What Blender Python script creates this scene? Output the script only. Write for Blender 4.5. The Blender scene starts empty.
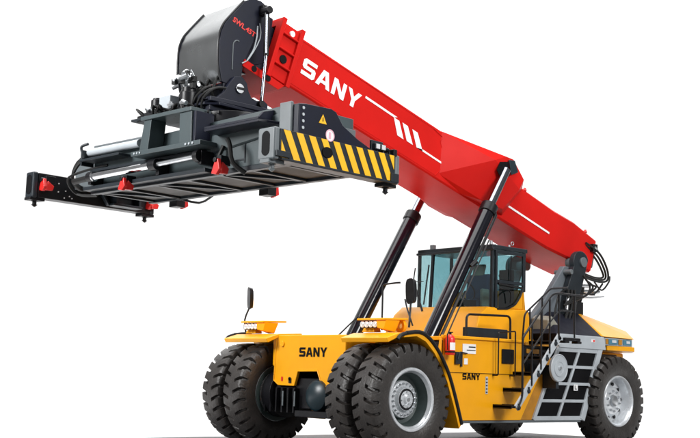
import bpy, bmesh, math, random
from mathutils import Vector, Matrix
random.seed(7)
scene = bpy.context.scene
C = scene.collection
PI = math.pi

# ------------------------------------------------------------------ camera
cam_d = bpy.data.cameras.new('camera')
cam = bpy.data.objects.new('camera', cam_d); C.objects.link(cam)
fw = Vector((-0.67051, -0.72935, 0.13588)); rt = Vector((-0.73315, 0.67944, 0.02915)); up = rt.cross(fw)
cam.matrix_world = Matrix(((rt.x, up.x, -fw.x, 12.527), (rt.y, up.y, -fw.y, 14.242), (rt.z, up.z, -fw.z, 1.173), (0, 0, 0, 1)))
cam_d.sensor_width = 36; cam_d.lens = 1145.24 / 700 * 36
cam_d.clip_start = 0.1; cam_d.clip_end = 400
scene.camera = cam

# ------------------------------------------------------------------ studio light
world = bpy.data.worlds.new('World'); scene.world = world; world.use_nodes = True
bg = world.node_tree.nodes['Background']
bg.inputs[0].default_value = (1, 1, 1, 1); bg.inputs[1].default_value = 0.24
scene.view_settings.view_transform = 'Standard'
scene.view_settings.look = 'None'
scene.view_settings.exposure = 0
scene.view_settings.gamma = 1
try: scene.cycles.use_denoising = True
except Exception: pass
scene.cycles.max_bounces = 8
scene.cycles.transparent_max_bounces = 12

def area(name, loc, target, sx, sy, power):
    l = bpy.data.lights.new(name, 'AREA'); l.shape = 'RECTANGLE'; l.size = sx; l.size_y = sy; l.energy = power
    o = bpy.data.objects.new(name, l); C.objects.link(o)
    o.location = loc
    o.rotation_euler = (Vector(target) - Vector(loc)).to_track_quat('-Z', 'Y').to_euler()
    return o
area('overhead_softbox', (0.0, 0.5, 15), (-1.5, 0, 0), 16, 12, 2900)
area('front_softbox', (15, -3, 9), (0, 0, 2.5), 5, 5, 2800)
area('side_softbox', (-1, 17, 10), (-3, 0, 2.5), 8, 3.5, 2300)
area('cover_highlight_softbox', (-1, -13, 18), (1.5, 0, 6.2), 19, 6.5, 520)  # unseen softbox added to put a highlight on the boom head cover
# three lamps wash the paper backdrop far behind the machine
for k, (bx_, by_) in enumerate(((-4.5, -24), (-15, -14), (-25.5, -3.5))):
    area('backdrop_lamp', (bx_, by_, 19), (bx_ - 7, by_ - 8, 2), 12, 5, 1500)

# ------------------------------------------------------------------ materials
def mat(name, col, rough=0.5, metal=0.0, bump=0.0, bscale=40.0, var=0.0, vscale=3.0, coat=0.0, dirt=0.0, spec=0.5):
    m = bpy.data.materials.new(name); m.use_nodes = True
    nt = m.node_tree; b = nt.nodes['Principled BSDF']
    b.inputs['Base Color'].default_value = (*col, 1); b.inputs['Roughness'].default_value = rough
    b.inputs['Metallic'].default_value = metal; b.inputs['Coat Weight'].default_value = coat
    b.inputs['Coat Roughness'].default_value = 0.08; b.inputs['Specular IOR Level'].default_value = spec
    tc = nt.nodes.new('ShaderNodeTexCoord')
    if var or dirt:
        n = nt.nodes.new('ShaderNodeTexNoise'); n.inputs['Scale'].default_value = vscale; n.inputs['Detail'].default_value = 6
        nt.links.new(tc.outputs['Object'], n.inputs['Vector'])
        mx = nt.nodes.new('ShaderNodeMix'); mx.data_type = 'RGBA'
        cr = nt.nodes.new('ShaderNodeMapRange'); cr.inputs[1].default_value = 0.35; cr.inputs[2].default_value = 0.7
        nt.links.new(n.outputs['Fac'], cr.inputs[0]); nt.links.new(cr.outputs[0], mx.inputs[0])
        k = 1 - var
        mx.inputs[6].default_value = (*col, 1); mx.inputs[7].default_value = (col[0]*k, col[1]*k, col[2]*k, 1)
        nt.links.new(mx.outputs[2], b.inputs['Base Color'])
        rr = nt.nodes.new('ShaderNodeMapRange'); rr.inputs[3].default_value = max(0.03, rough - .06); rr.inputs[4].default_value = rough + .1
        nt.links.new(n.outputs['Fac'], rr.inputs[0]); nt.links.new(rr.outputs[0], b.inputs['Roughness'])
    if bump:
        n2 = nt.nodes.new('ShaderNodeTexNoise'); n2.inputs['Scale'].default_value = bscale; n2.inputs['Detail'].default_value = 4
        nt.links.new(tc.outputs['Object'], n2.inputs['Vector'])
        bp = nt.nodes.new('ShaderNodeBump'); bp.inputs['Strength'].default_value = bump; bp.inputs['Distance'].default_value = 0.02
        nt.links.new(n2.outputs['Fac'], bp.inputs['Height']); nt.links.new(bp.outputs[0], b.inputs['Normal'])
    return m
RED = mat('red_paint', (0.60, 0.014, 0.011), 0.36, var=0.14, vscale=1.2, bump=0.05, bscale=4, spec=0.06)
YEL = mat('yellow_paint', (0.91, 0.395, 0.005), 0.34, var=0.12, vscale=1.6, bump=0.04, bscale=5, spec=0.3)
NAVY = mat('blue_black_paint', (0.010, 0.012, 0.024), 0.34, var=0.3, vscale=3, bump=0.04, bscale=8, spec=0.25)
BLACK = mat('black_steel', (0.007, 0.007, 0.009), 0.36, var=0.3, vscale=6, spec=0.3)
GLOSS = mat('glossy_black_tube', (0.004, 0.004, 0.008), 0.14, spec=0.45)
RUBBER = mat('black_rubber', (0.009, 0.009, 0.009), 0.5, spec=0.3)
TYRE = mat('tyre_rubber', (0.036, 0.031, 0.028), 0.42, bump=0.35, bscale=30, var=0.45, vscale=5)
GREY = mat('spreader_grey_paint', (0.055, 0.076, 0.082), 0.34, var=0.25, vscale=2, bump=0.04, bscale=7, coat=0.1)
DGREY = mat('dark_grey_paint', (0.018, 0.024, 0.030), 0.38, var=0.3, vscale=4, spec=0.3)
LGREY = mat('light_grey_paint', (0.46, 0.50, 0.53), 0.4, var=0.15, vscale=3)
MGREY = mat('mid_grey_paint', (0.13, 0.15, 0.16), 0.42, var=0.2, vscale=3)
CHROME = mat('chrome', (0.82, 0.83, 0.85), 0.12, 1.0)
ROD = mat('chromed_rod', (0.22, 0.235, 0.27), 0.14, 1.0)
STEEL = mat('bare_steel', (0.62, 0.64, 0.66), 0.3, 1.0, var=0.25, vscale=9)
SILVER = mat('silver_paint', (0.80, 0.83, 0.86), 0.28, 0.55, var=0.2, vscale=8)
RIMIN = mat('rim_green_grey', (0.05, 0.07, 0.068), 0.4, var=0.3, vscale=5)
SHEET = mat('brushed_dark_sheet', (0.33, 0.34, 0.345), 0.24, 1.0, var=0.1, vscale=2)
WHITE = mat('white_print', (0.85, 0.85, 0.85), 0.45)
BPRINT = mat('black_print', (0.005, 0.005, 0.006), 0.6, spec=0.1)
HAZY = mat('hazard_yellow', (0.92, 0.50, 0.008), 0.42, var=0.1, vscale=4)
REDP = mat('signal_red', (0.72, 0.015, 0.012), 0.35, var=0.12, vscale=5, coat=0.3)
REDPRINT = mat('red_print', (0.75, 0.03, 0.02), 0.45)
LENS = mat('lamp_lens', (0.80, 0.82, 0.84), 0.08, 0.3)
BLUEGL = mat('blue_reflection_lens', (0.10, 0.27, 0.38), 0.12, 0.3)  # bluish reflections on the rear side lights, put into the colour
BEIGE = mat('beige_cover', (0.30, 0.29, 0.24), 0.5, var=0.25, vscale=5)
TEAL = mat('teal_grey_casting', (0.010, 0.024, 0.032), 0.34, var=0.3, vscale=4, coat=0.0)
ORANGE = mat('orange_and_shaded_yellow', (0.52, 0.22, 0.01), 0.5, var=0.25, vscale=5)
PINK = mat('pink_print', (0.75, 0.42, 0.50), 0.45)
SEATC = mat('seat_cloth', (0.035, 0.07, 0.15), 0.8)
SHIRT = mat('seat_headrest_cloth', (0.35, 0.33, 0.28), 0.8)
TAN = mat('tan_plate', (0.030, 0.027, 0.022), 0.6, var=0.3, vscale=3)
HOODM = mat('matt_dark_hood', (0.012, 0.013, 0.022), 0.65, var=0.3, vscale=4, spec=0.12)
MAST = mat('mast_grey_paint', (0.15, 0.17, 0.19), 0.45, var=0.25, vscale=3, spec=0.3)
PAPER = mat('studio_paper', (0.90, 0.90, 0.90), 0.95, spec=0.0)
def glassmat(name, tint, refl):
    m = bpy.data.materials.new(name); m.use_nodes = True; nt = m.node_tree
    for n in list(nt.nodes): nt.nodes.remove(n)
    out = nt.nodes.new('ShaderNodeOutputMaterial'); mix = nt.nodes.new('ShaderNodeMixShader')
    tr = nt.nodes.new('ShaderNodeBsdfTransparent'); tr.inputs[0].default_value = (*tint, 1)
    gl = nt.nodes.new('ShaderNodeBsdfGlossy'); gl.inputs['Roughness'].default_value = 0.03
    fr = nt.nodes.new('ShaderNodeFresnel'); fr.inputs[0].default_value = 1.5
    ad = nt.nodes.new('ShaderNodeMath'); ad.operation = 'ADD'; ad.inputs[1].default_value = refl
    geo = nt.nodes.new('ShaderNodeNewGeometry'); inv = nt.nodes.new('ShaderNodeMath'); inv.operation = 'SUBTRACT'; inv.inputs[0].default_value = 1
    mu = nt.nodes.new('ShaderNodeMath'); mu.operation = 'MULTIPLY'
    nt.links.new(geo.outputs['Backfacing'], inv.inputs[1])      # the pane mirrors on its outer skin only
    nt.links.new(fr.outputs[0], ad.inputs[0]); nt.links.new(ad.outputs[0], mu.inputs[0]); nt.links.new(inv.outputs[0], mu.inputs[1]); nt.links.new(mu.outputs[0], mix.inputs[0])
    nt.links.new(tr.outputs[0], mix.inputs[1]); nt.links.new(gl.outputs[0], mix.inputs[2]); nt.links.new(mix.outputs[0], out.inputs[0])
    return m
GLASS = glassmat('tinted_cab_glass', (0.64, 0.79, 0.81), 0.09)
CLEAR = glassmat('clear_cab_glass', (0.90, 0.95, 0.95), 0.10)

# ------------------------------------------------------------------ helpers
def B(): return bmesh.new()
def box(bm, x0, x1, y0, y1, z0, z1):
    v = [bm.verts.new((x, y, z)) for x in (x0, x1) for y in (y0, y1) for z in (z0, z1)]
    for f in ((0,1,3,2),(4,6,7,5),(0,4,5,1),(2,3,7,6),(0,2,6,4),(1,5,7,3)): bm.faces.new([v[i] for i in f])
    return bm
def prism(bm, a, b):
    """two equal rings of points joined"""
    va = [bm.verts.new(p) for p in a]; vb = [bm.verts.new(p) for p in b]; n = len(a)
    bm.faces.new(va); bm.faces.new(vb[::-1])
    for i in range(n): bm.faces.new((va[i], vb[i], vb[(i+1) % n], va[(i+1) % n]))
    return bm
def pxz(bm, pts, y0, y1): return prism(bm, [(x, y0, z) for x, z in pts], [(x, y1, z) for x, z in pts])
def pyz(bm, pts, x0, x1): return prism(bm, [(x0, y, z) for y, z in pts], [(x1, y, z) for y, z in pts])
def pxy(bm, pts, z0, z1): return prism(bm, [(x, y, z0) for x, y in pts], [(x, y, z1) for x, y in pts])
def hull(bm, pts):
    vs = [bm.verts.new(p) for p in pts]
    r = bmesh.ops.convex_hull(bm, input=vs)
    bmesh.ops.delete(bm, geom=[g for g in r['geom_interior'] if isinstance(g, bmesh.types.BMVert)], context='VERTS')
    return bm
def basis(d):
    d = d.normalized(); a = Vector((0, 0, 1)) if abs(d.z) < .9 else Vector((1, 0, 0))
    u = d.cross(a).normalized(); return u, d.cross(u).normalized()
def cyl(bm, p0, p1, r0, r1=None, seg=24):
    p0, p1 = Vector(p0), Vector(p1); r1 = r0 if r1 is None else r1
    u, w = basis(p1 - p0)
    a = [p0 + (u*math.cos(t) + w*math.sin(t))*r0 for t in [2*PI*i/seg for i in range(seg)]]
    b = [p1 + (u*math.cos(t) + w*math.sin(t))*r1 for t in [2*PI*i/seg for i in range(seg)]]
    return prism(bm, a, b)
def tube(bm, pts, r, seg=8, smooth=3, closed=False):
    P = [Vector(p) for p in pts]
    if smooth and len(P) > 2:
        Q = []
        n = len(P)
        for i in range(n - 1):
            a, b, c, d = P[max(i-1, 0)], P[i], P[i+1], P[min(i+2, n-1)]
            for k in range(smooth):
                t = k/smooth
                Q.append(0.5*((2*b) + (c-a)*t + (2*a-5*b+4*c-d)*t*t + (3*b-a-3*c+d)*t**3))
        Q.append(P[-1]); P = Q
    rings = []; u = None
    for i, p in enumerate(P):
        d = (P[min(i+1, len(P)-1)] - P[max(i-1, 0)]).normalized()
        if u is None: u = basis(d)[0]
        u = (u - d*u.dot(d)).normalized(); w = d.cross(u)
        rings.append([bm.verts.new(p + (u*math.cos(2*PI*k/seg) + w*math.sin(2*PI*k/seg))*r) for k in range(seg)])
    for a, b in zip(rings, rings[1:]):
        for k in range(seg): bm.faces.new((a[k], a[(k+1) % seg], b[(k+1) % seg], b[k]))
    bm.faces.new(rings[0][::-1]); bm.faces.new(rings[-1])
    return bm
def rail(bm, pts, r, rc=0.08):
    """straight runs with rounded corners"""
    P = [Vector(p) for p in pts]; Q = [P[0]]
    for i in range(1, len(P)-1):
        a = (P[i-1]-P[i]).normalized(); b = (P[i+1]-P[i]).normalized()
        s = P[i] + a*rc; e = P[i] + b*rc
        for k in range(5):
            t = k/4; Q.append(s*(1-t)**2 + P[i]*2*t*(1-t) + e*t*t)
    Q.append(P[-1]); return tube(bm, Q, r, smooth=0)
def lathe(bm, prof, seg=48):
    """prof: (radius, y) pairs, turned round the Y axis"""
    rings = []
    for r, y in prof:
        if r < 1e-5: rings.append([bm.verts.new((0, y, 0))])
        else: rings.append([bm.verts.new((r*math.cos(2*PI*k/seg), y, r*math.sin(2*PI*k/seg))) for k in range(seg)])
    for a, b in zip(rings, rings[1:]):
        for k in range(seg):
            k2 = (k+1) % seg
            if len(a) == 1 and len(b) == 1: continue
            if len(a) == 1: bm.faces.new((a[0], b[k2], b[k]))
            elif len(b) == 1: bm.faces.new((a[k], a[k2], b[0]))
            else: bm.faces.new((a[k], a[k2], b[k2], b[k]))
    return bm
def islands(bm):
    """faces in clusters of touching pieces: a piece that stands clear of the others is an object of its own"""
    bm.faces.ensure_lookup_table(); seen = set(); out = []
    for f0 in bm.faces:
        if f0 in seen: continue
        st = [f0]; seen.add(f0); g = []
        while st:
            f = st.pop(); g.append(f)
            for e in f.edges:
                for h in e.link_faces:
                    if h not in seen: seen.add(h); st.append(h)
        out.append(g)
    def bb(g):
        c = [v.co for f in g for v in f.verts]
        return [min(p[i] for p in c) - .006 for i in range(3)], [max(p[i] for p in c) + .006 for i in range(3)]
    cl = [(g, bb(g)) for g in out]
    if len(cl) > 60: return [[f for g in out for f in g]]
    merged = True
    while merged:
        merged = False
        for i in range(len(cl)):
            for j in range(i+1, len(cl)):
                (a0, a1), (b0, b1) = cl[i][1], cl[j][1]
                if all(a0[k] <= b1[k] and b0[k] <= a1[k] for k in range(3)):
                    g = cl[i][0] + cl[j][0]; box_ = ([min(a0[k], b0[k]) for k in range(3)], [max(a1[k], b1[k]) for k in range(3)])
                    cl[i] = (g, box_); del cl[j]; merged = True; break
            if merged: break
    return [g for g, _ in cl]
def part(name, bm, m, parent=None, bevel=0.0, smooth=35, loc=None, rot=None, recalc=True, label=None, kind=None, split=True):
    if recalc: bmesh.ops.recalc_face_normals(bm, faces=bm.faces)
    if split and kind is None:
        groups = islands(bm)
        if 1 < len(groups) <= 40:
            first = None
            groups.sort(key=lambda g: -len(g))
            for g in groups:
                keep = set(g); nb = bmesh.new(); mp = {}
                for f in g:
                    for v in f.verts:
                        if v not in mp: mp[v] = nb.verts.new(v.co)
                    nb.faces.new([mp[v] for v in f.verts])
                o = part(name, nb, m, parent, bevel, smooth, loc, rot, False, label, kind, split=False)
                first = first or o
            bm.free()
            return first
    me = bpy.data.meshes.new(name); bm.to_mesh(me); bm.free(); me.materials.append(m)
    if smooth:
        me.polygons.foreach_set('use_smooth', [True]*len(me.polygons))
        me.set_sharp_from_angle(angle=math.radians(smooth))
    o = bpy.data.objects.new(name, me); C.objects.link(o)
    if parent: o.parent = parent
    if loc: o.location = loc
    if rot: o.rotation_euler = rot
    if bevel:
        b = o.modifiers.new('bevel', 'BEVEL'); b.width = bevel; b.segments = 2; b.limit_method = 'ANGLE'; b.angle_limit = math.radians(35); b.harden_normals = True
    if label: o['label'] = label
    if kind: o['kind'] = kind
    return o
def dup(o, parent, loc=None, rot=None):
    c = o.copy(); C.objects.link(c); c.parent = parent
    if loc: c.location = loc
    if rot: c.rotation_euler = rot
    for ch in list(o.children): dup(ch, c)
    return c

GLYPH = {
 'S': (1.0, [[(0,0),(.85,0),(1,.12),(1,.5),(.88,.61),(.28,.61),(.28,.77),(1,.77),(1,1),(.15,1),(0,.88),(0,.5),(.12,.39),(.72,.39),(.72,.23),(0,.23)]]),
 'A': (1.1, [[(0,0),(.28,0),(.55,.77),(.55,1),(.36,1)], [(.55,.77),(.82,0),(1.1,0),(.74,1),(.55,1)], [(.35,.2),(.75,.2),(.68,.4),(.42,.4)]]),
 'N': (1.0, [[(0,0),(.27,0),(.27,.6),(.72,0),(1,0),(1,1),(.73,1),(.73,.4),(.28,1),(0,1)]]),
 'Y': (1.1, [[(.41,0),(.69,0),(.69,.4),(1.1,1),(.8,1),(.55,.62),(.3,1),(0,1),(.41,.4)]]),
}
def sany(m, parent, o, u, v, width, height, off=0.004):
    """SANY lettering: o = lower left corner, u / v = unit directions along and up"""
    o, u, v = Vector(o), Vector(u).normalized(), Vector(v).normalized(); n = u.cross(v)
    gap = .12; tot = sum(GLYPH[c][0] for c in 'SANY') + gap*3; sc = width/tot; x = 0
    bm = B()
    for c in 'SANY':
        for poly in GLYPH[c][1]:
            q = [o + u*((x+px)*sc) + v*(py*height) for px, py in poly]
            prism(bm, [p + n*off for p in q], [p + n*.001 for p in q])
        x += GLYPH[c][0] + gap
    return part('lettering', bm, m, parent, smooth=0, split=False)
def text(s, m, parent, o, u, v, width, height, off=0.004, name='lettering', bold=0.02):
    cu = bpy.data.curves.new('t', 'FONT'); cu.body = s; cu.offset = bold
    t = bpy.data.objects.new('t', cu); C.objects.link(t)
    me = bpy.data.meshes.new_from_object(t.evaluated_get(bpy.context.evaluated_depsgraph_get()))
    bpy.data.objects.remove(t)
    xs = [p.co.x for p in me.vertices]; ys = [p.co.y for p in me.vertices]
    o, u, v = Vector(o), Vector(u).normalized(), Vector(v).normalized(); n = u.cross(v)
    for p in me.vertices:
        p.co = o + u*((p.co.x-min(xs))/(max(xs)-min(xs))*width) + v*((p.co.y-min(ys))/(max(ys)-min(ys))*height) + n*off
    me.name = name; me.materials.clear(); me.materials.append(m)
    ob = bpy.data.objects.new(name, me); C.objects.link(ob); ob.parent = parent
    return ob

# ------------------------------------------------------------------ setting: seamless studio paper
vd = Vector((-0.67051, -0.72935, 0)).normalized(); vs_ = Vector((vd.y, -vd.x, 0))
bm = B(); box(bm, -60, 60, -60, 60, -0.05, 0)
f_ = part('floor', bm, PAPER, smooth=0); f_['kind'] = 'structure'
bm = B(); prof = []
D0, RC = 18.0, 5.0
prof.append((D0, 0.004))
for k in range(1, 17):
    t = k/16*PI/2; prof.append((D0 + RC*math.sin(t), .004 + RC*(1-math.cos(t))))
prof.append((D0+RC, 34))
a = [vd*d + vs_*45 + Vector((0, 0, z)) for d, z in prof]; b = [vd*d - vs_*45 + Vector((0, 0, z)) for d, z in prof]
va = [bm.verts.new(p) for p in a]; vb = [bm.verts.new(p) for p in b]
for i in range(len(a)-1): bm.faces.new((va[i], va[i+1], vb[i+1], vb[i]))
w_ = part('backdrop', bm, PAPER, smooth=60); w_['kind'] = 'structure'

SLABGREY = mat('shade_slab_grey', (0.16, 0.16, 0.165), 0.85, var=0.22, vscale=.8, bump=.3, bscale=12, spec=0.2)
bm = B(); pxy(bm, [(-8.3,-2.7),(-8.0,-2.95),(14,-2.95),(18,2),(18,17),(-2,17),(-8.6,8),(-8.7,-1)], 0.002, 0.012)  # dark slab added for the grey ground shadow; also cuts bounce onto undersides
pad = part('shade_slab', bm, SLABGREY, smooth=0); pad['kind'] = 'structure'
# ------------------------------------------------------------------ the machine
root = bpy.data.objects.new('reach_stacker', None); C.objects.link(root)
root['label'] = 'red and yellow container reach stacker with raised red boom and grey spreader'
root['category'] = 'reach stacker'

# ---- wheels
def make_tyre():
    bm = B(); R0 = .848
    # (half-width position, radius, groove depth)
    side = [(.17,.455,0),(.205,.475,0),(.235,.53,0),(.247,.60,0),(.250,.66,0),(.247,.705,0),(.243,.735,.02),(.241,.760,.065),(.235,.80,.075),(.222,.826,.075),(.197,.842,.072),(.165,.846,.07),(.130,.848,.066),(.085,.849,.06),(.062,.849,.05),(.052,.849,0),(0,.850,0)]
    NL, SUB = 28, 12; N = NL*SUB
    def skew(w): return .42*(1 - min(1, w/.2))**1.0      # grooves run aslant towards the centre
    rings = []
    prof = [(-w, r, g) for w, r, g in side] + [(w, r, g) for w, r, g in side[::-1][1:]]
    for w, r, g in prof:
        s = .5 if w < 0 else 0.
        ring = []
        for i in range(N):
            ph = (i/SUB + s) % 1.0
            ing = .02 < ph < .32
            rr = r - (g if ing else 0)
            th = 2*PI*(i/SUB + (skew(abs(w)) if g or abs(w) < .08 else skew(.2)) * (1 if w >= 0 else 1))/NL
            ring.append(bm.verts.new((rr*math.cos(th), w - (math.copysign(g*.25, w) if ing and r < .83 else 0), rr*math.sin(th))))
        rings.append(ring)
    for a, b in zip(rings, rings[1:]):
        for i in range(N): bm.faces.new((a[i], a[(i+1) % N], b[(i+1) % N], b[i]))
    return bm
def make_wheel(kind):
    """local frame: axle along Y, outside face at +Y"""
    bm = B()
    if kind == 'front':
        lathe(bm, [(.44,-.2),(.47,-.2),(.475,.165),(.485,.205),(.475,.222),(.455,.225),(.432,.212),(.425,.19),(.405,.17),(.395,.12),(.395,-.02),(.38,-.06),(.26,-.07),(.26,-.16),(.42,-.2),(.44,-.2)], 64)
        w = part('wheel', bm, SILVER, root, smooth=40)
        bm = B(); lathe(bm, [(.398,.165),(.392,.12),(.36,-.01),(.30,-.03),(.285,.0),(.285,-.05),(.4,-.055)], 64)
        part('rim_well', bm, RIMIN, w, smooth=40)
        bm = B(); lathe(bm, [(0,.15),(.06,.145),(.085,.12),(.13,.11),(.17,.10),(.185,.07),(.20,.05),(.275,.035),(.285,.01),(.285,-.04),(0,-.04)], 48)
        part('hub', bm, SILVER, w, smooth=30)
        nut_r, nut_y, nn = .238, .04, 20
        bm = B(); cyl(bm, (0,.15,0),(0,.156,0),.03, seg=16)
        for k in range(8):
            a = 2*PI*k/8; cyl(bm, (.115*math.cos(a),.10,.115*math.sin(a)), (.115*math.cos(a),.126,.115*math.sin(a)), .012, seg=6)
        part('hub_bolt', bm, STEEL, w)
    else:
        lathe(bm, [(.44,-.2),(.47,-.2),(.475,.165),(.485,.205),(.475,.222),(.455,.225),(.432,.205),(.415,.16),(.40,.10),(.37,.02),(.31,.0),(.275,.06),(.25,.085),(.12,.09),(.12,.0),(0,.0),(0,-.03),(.38,-.05),(.44,-.2)], 64)
        w = part('wheel', bm, SILVER, root, smooth=40)
        bm = B()
        for k in range(10):
            a = 2*PI*(k+.5)/10; c, s = math.cos(a), math.sin(a)
            # hand holes: dark ovals sunk between the studs
            cyl(bm, (.325*c,.035,.325*s), (.325*c,.012,.325*s), .034, seg=12)
        part('hand_hole', bm, BLACK, w)
        bm = B(); lathe(bm, [(0,.15),(.07,.15),(.10,.135),(.11,.09),(.125,.088),(.125,.05),(0,.05)], 32)
        part('hub', bm, STEEL, w, smooth=30)
        nut_r, nut_y, nn = .19, .09, 10
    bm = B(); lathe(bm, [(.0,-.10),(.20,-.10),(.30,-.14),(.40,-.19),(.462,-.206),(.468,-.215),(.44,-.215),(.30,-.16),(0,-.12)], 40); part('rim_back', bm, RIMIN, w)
    base = None
    for k in range(nn):
        a = 2*PI*k/nn; loc = (nut_r*math.cos(a), nut_y, nut_r*math.sin(a))
        if base is None:
            bm = B(); cyl(bm, (0,-.01,0), (0,.028,0), .02 if kind == 'rear' else .017, seg=6); cyl(bm, (0,.028,0),(0,.045,0),.011, seg=8)
            base = part('wheel_nut', bm, STEEL, w, loc=loc)
        else:
            dup(base, w, loc)
    part('tyre', make_tyre(), TYRE, w, smooth=28)
    return w
WZ = .848
w = make_wheel('front'); w.location = (0, 1.89, WZ); w.rotation_euler = (0, .1, 0)
tyre_m = [c for c in w.children if c.name.startswith('tyre')][0]
for y, flip, rr in ((1.29, 0, .35), (-1.29, PI, .22), (-1.89, PI, .05)):
    c = dup(w, root, (0, y, WZ), (0, rr, flip))
wr = make_wheel('rear'); wr.location = (-6.136, 1.392, WZ); wr.rotation_euler = (0, .4, 0)
dup(wr, root, (-6.136, -1.392, WZ), (0, .17, PI))

# ---- axles and chassis
bm = B()
cyl(bm, (0,-2.0,WZ), (0,2.0,WZ), .17, seg=20)
box(bm, -.25, .25, -.9, .9, .62, 1.12)
part('front_axle', bm, BLACK, root, bevel=.02)
bm = B()
lathe(bm, [(.0,.16),(.16,.15),(.24,.10),(.27,0),(.24,-.14),(0,-.16)], 32)
for v in bm.verts: v.co = Vector((.24 + v.co.y*1.3, .33 + v.co.x, WZ - .0 + v.co.z))
part('differential_housing', bm, TEAL, root)
bm = B()
for k in range(6):
    yy = -1.0 + k*.15
    box(bm, .24, .36, yy, yy+.035, .55, .95)
lathe_bm = B(); cyl(bm, (0,-1.02,WZ), (0,-.80,WZ), .40, seg=40); cyl(bm, (.02,-.82,WZ), (.02,-.3,WZ), .27, seg=28)
lathe_bm.free()
part('brake_drum', bm, BLACK, root, bevel=.006)
bm = B()
for k in range(2): box(bm, .365, .380, -.50 + k*.30, -.47 + k*.30, .66, .90)
part('caliper_strip', bm, MGREY, root, bevel=.004)
bm = B(); box(bm, .20, .42, -.12, .75, .50, .60); box(bm, .1,.3, .5,1.0,.55,.75)
part('axle_bracket', bm, BLACK, root, bevel=.01)
bm = B(); cyl(bm, (-6.136,-1.3,WZ), (-6.136,1.3,WZ), .2, seg=20); box(bm, -6.4, -5.9, -.6, .6, .6, 1.2)
part('rear_axle', bm, BLACK, root, bevel=.02)
bm = B()
box(bm, -7.2, -.3, -.85, .85, .75, 1.75); box(bm, -3.6, -1.35, -1.42, 1.44, .62, 1.78)
box(bm, -5.5, -3.6, -1.4, 1.40, .6, 1.75)
part('chassis', bm, BLACK, root, bevel=.02)
bm = B(); box(bm, -5.1, -1.7, 1.0, 1.485, .455, .50)
part('sill', bm, MGREY, root, bevel=.008)

# ---- front yellow crosspiece with its notch, and the plate over it
bm = B()
out = [(-.80,1.06),(-.68,.99),(-.27,.985),(-.19,1.22),(.30,1.23),(.42,.99),(.80,.985),(.95,1.1),(.95,1.80),(.92,1.82),(-.74,1.82),(-.77,1.76)]
pyz(bm, out, .26, .32)
fp = part('front_panel', bm, YEL, root, bevel=.02)
bm = B(); rim = [(-.80,1.06),(-.68,.99),(-.27,.985),(-.19,1.22),(.30,1.23),(.42,.99),(.62,.985)]
for a, b in zip([(-.76,1.74)]+rim, rim):
    cyl(bm, (.322, a[0]+.004, a[1]+.012), (.322, b[0]+.004, b[1]+.012), .012, seg=8)
part('panel_edge', bm, YEL, fp)
bm = B(); box(bm, -1.6, .255, -.94, .94, 1.30, 1.80)
part('front_frame', bm, YEL, root, bevel=.03)
sany(BPRINT, fp, (.323, -.16, 1.465), (0,1,0), (0,0,1), .68, .15)
bm = B(); cyl(bm, (.32,-.38,1.10), (.335,-.38,1.10), .03, seg=12); box(bm, .322,.335,-.40,-.34,1.03,1.11)
part('black_hook', bm, BLACK, fp)
bm = B(); box(bm, .322, .33, -.60, -.56, 1.06, 1.13); part('red_tag', bm, REDP, fp)
bm = B(); cyl(bm, (.32,-.60,1.67), (.345,-.60,1.67), .05, seg=20); part('round_cap', bm, YEL, fp, bevel=.008)

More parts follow.
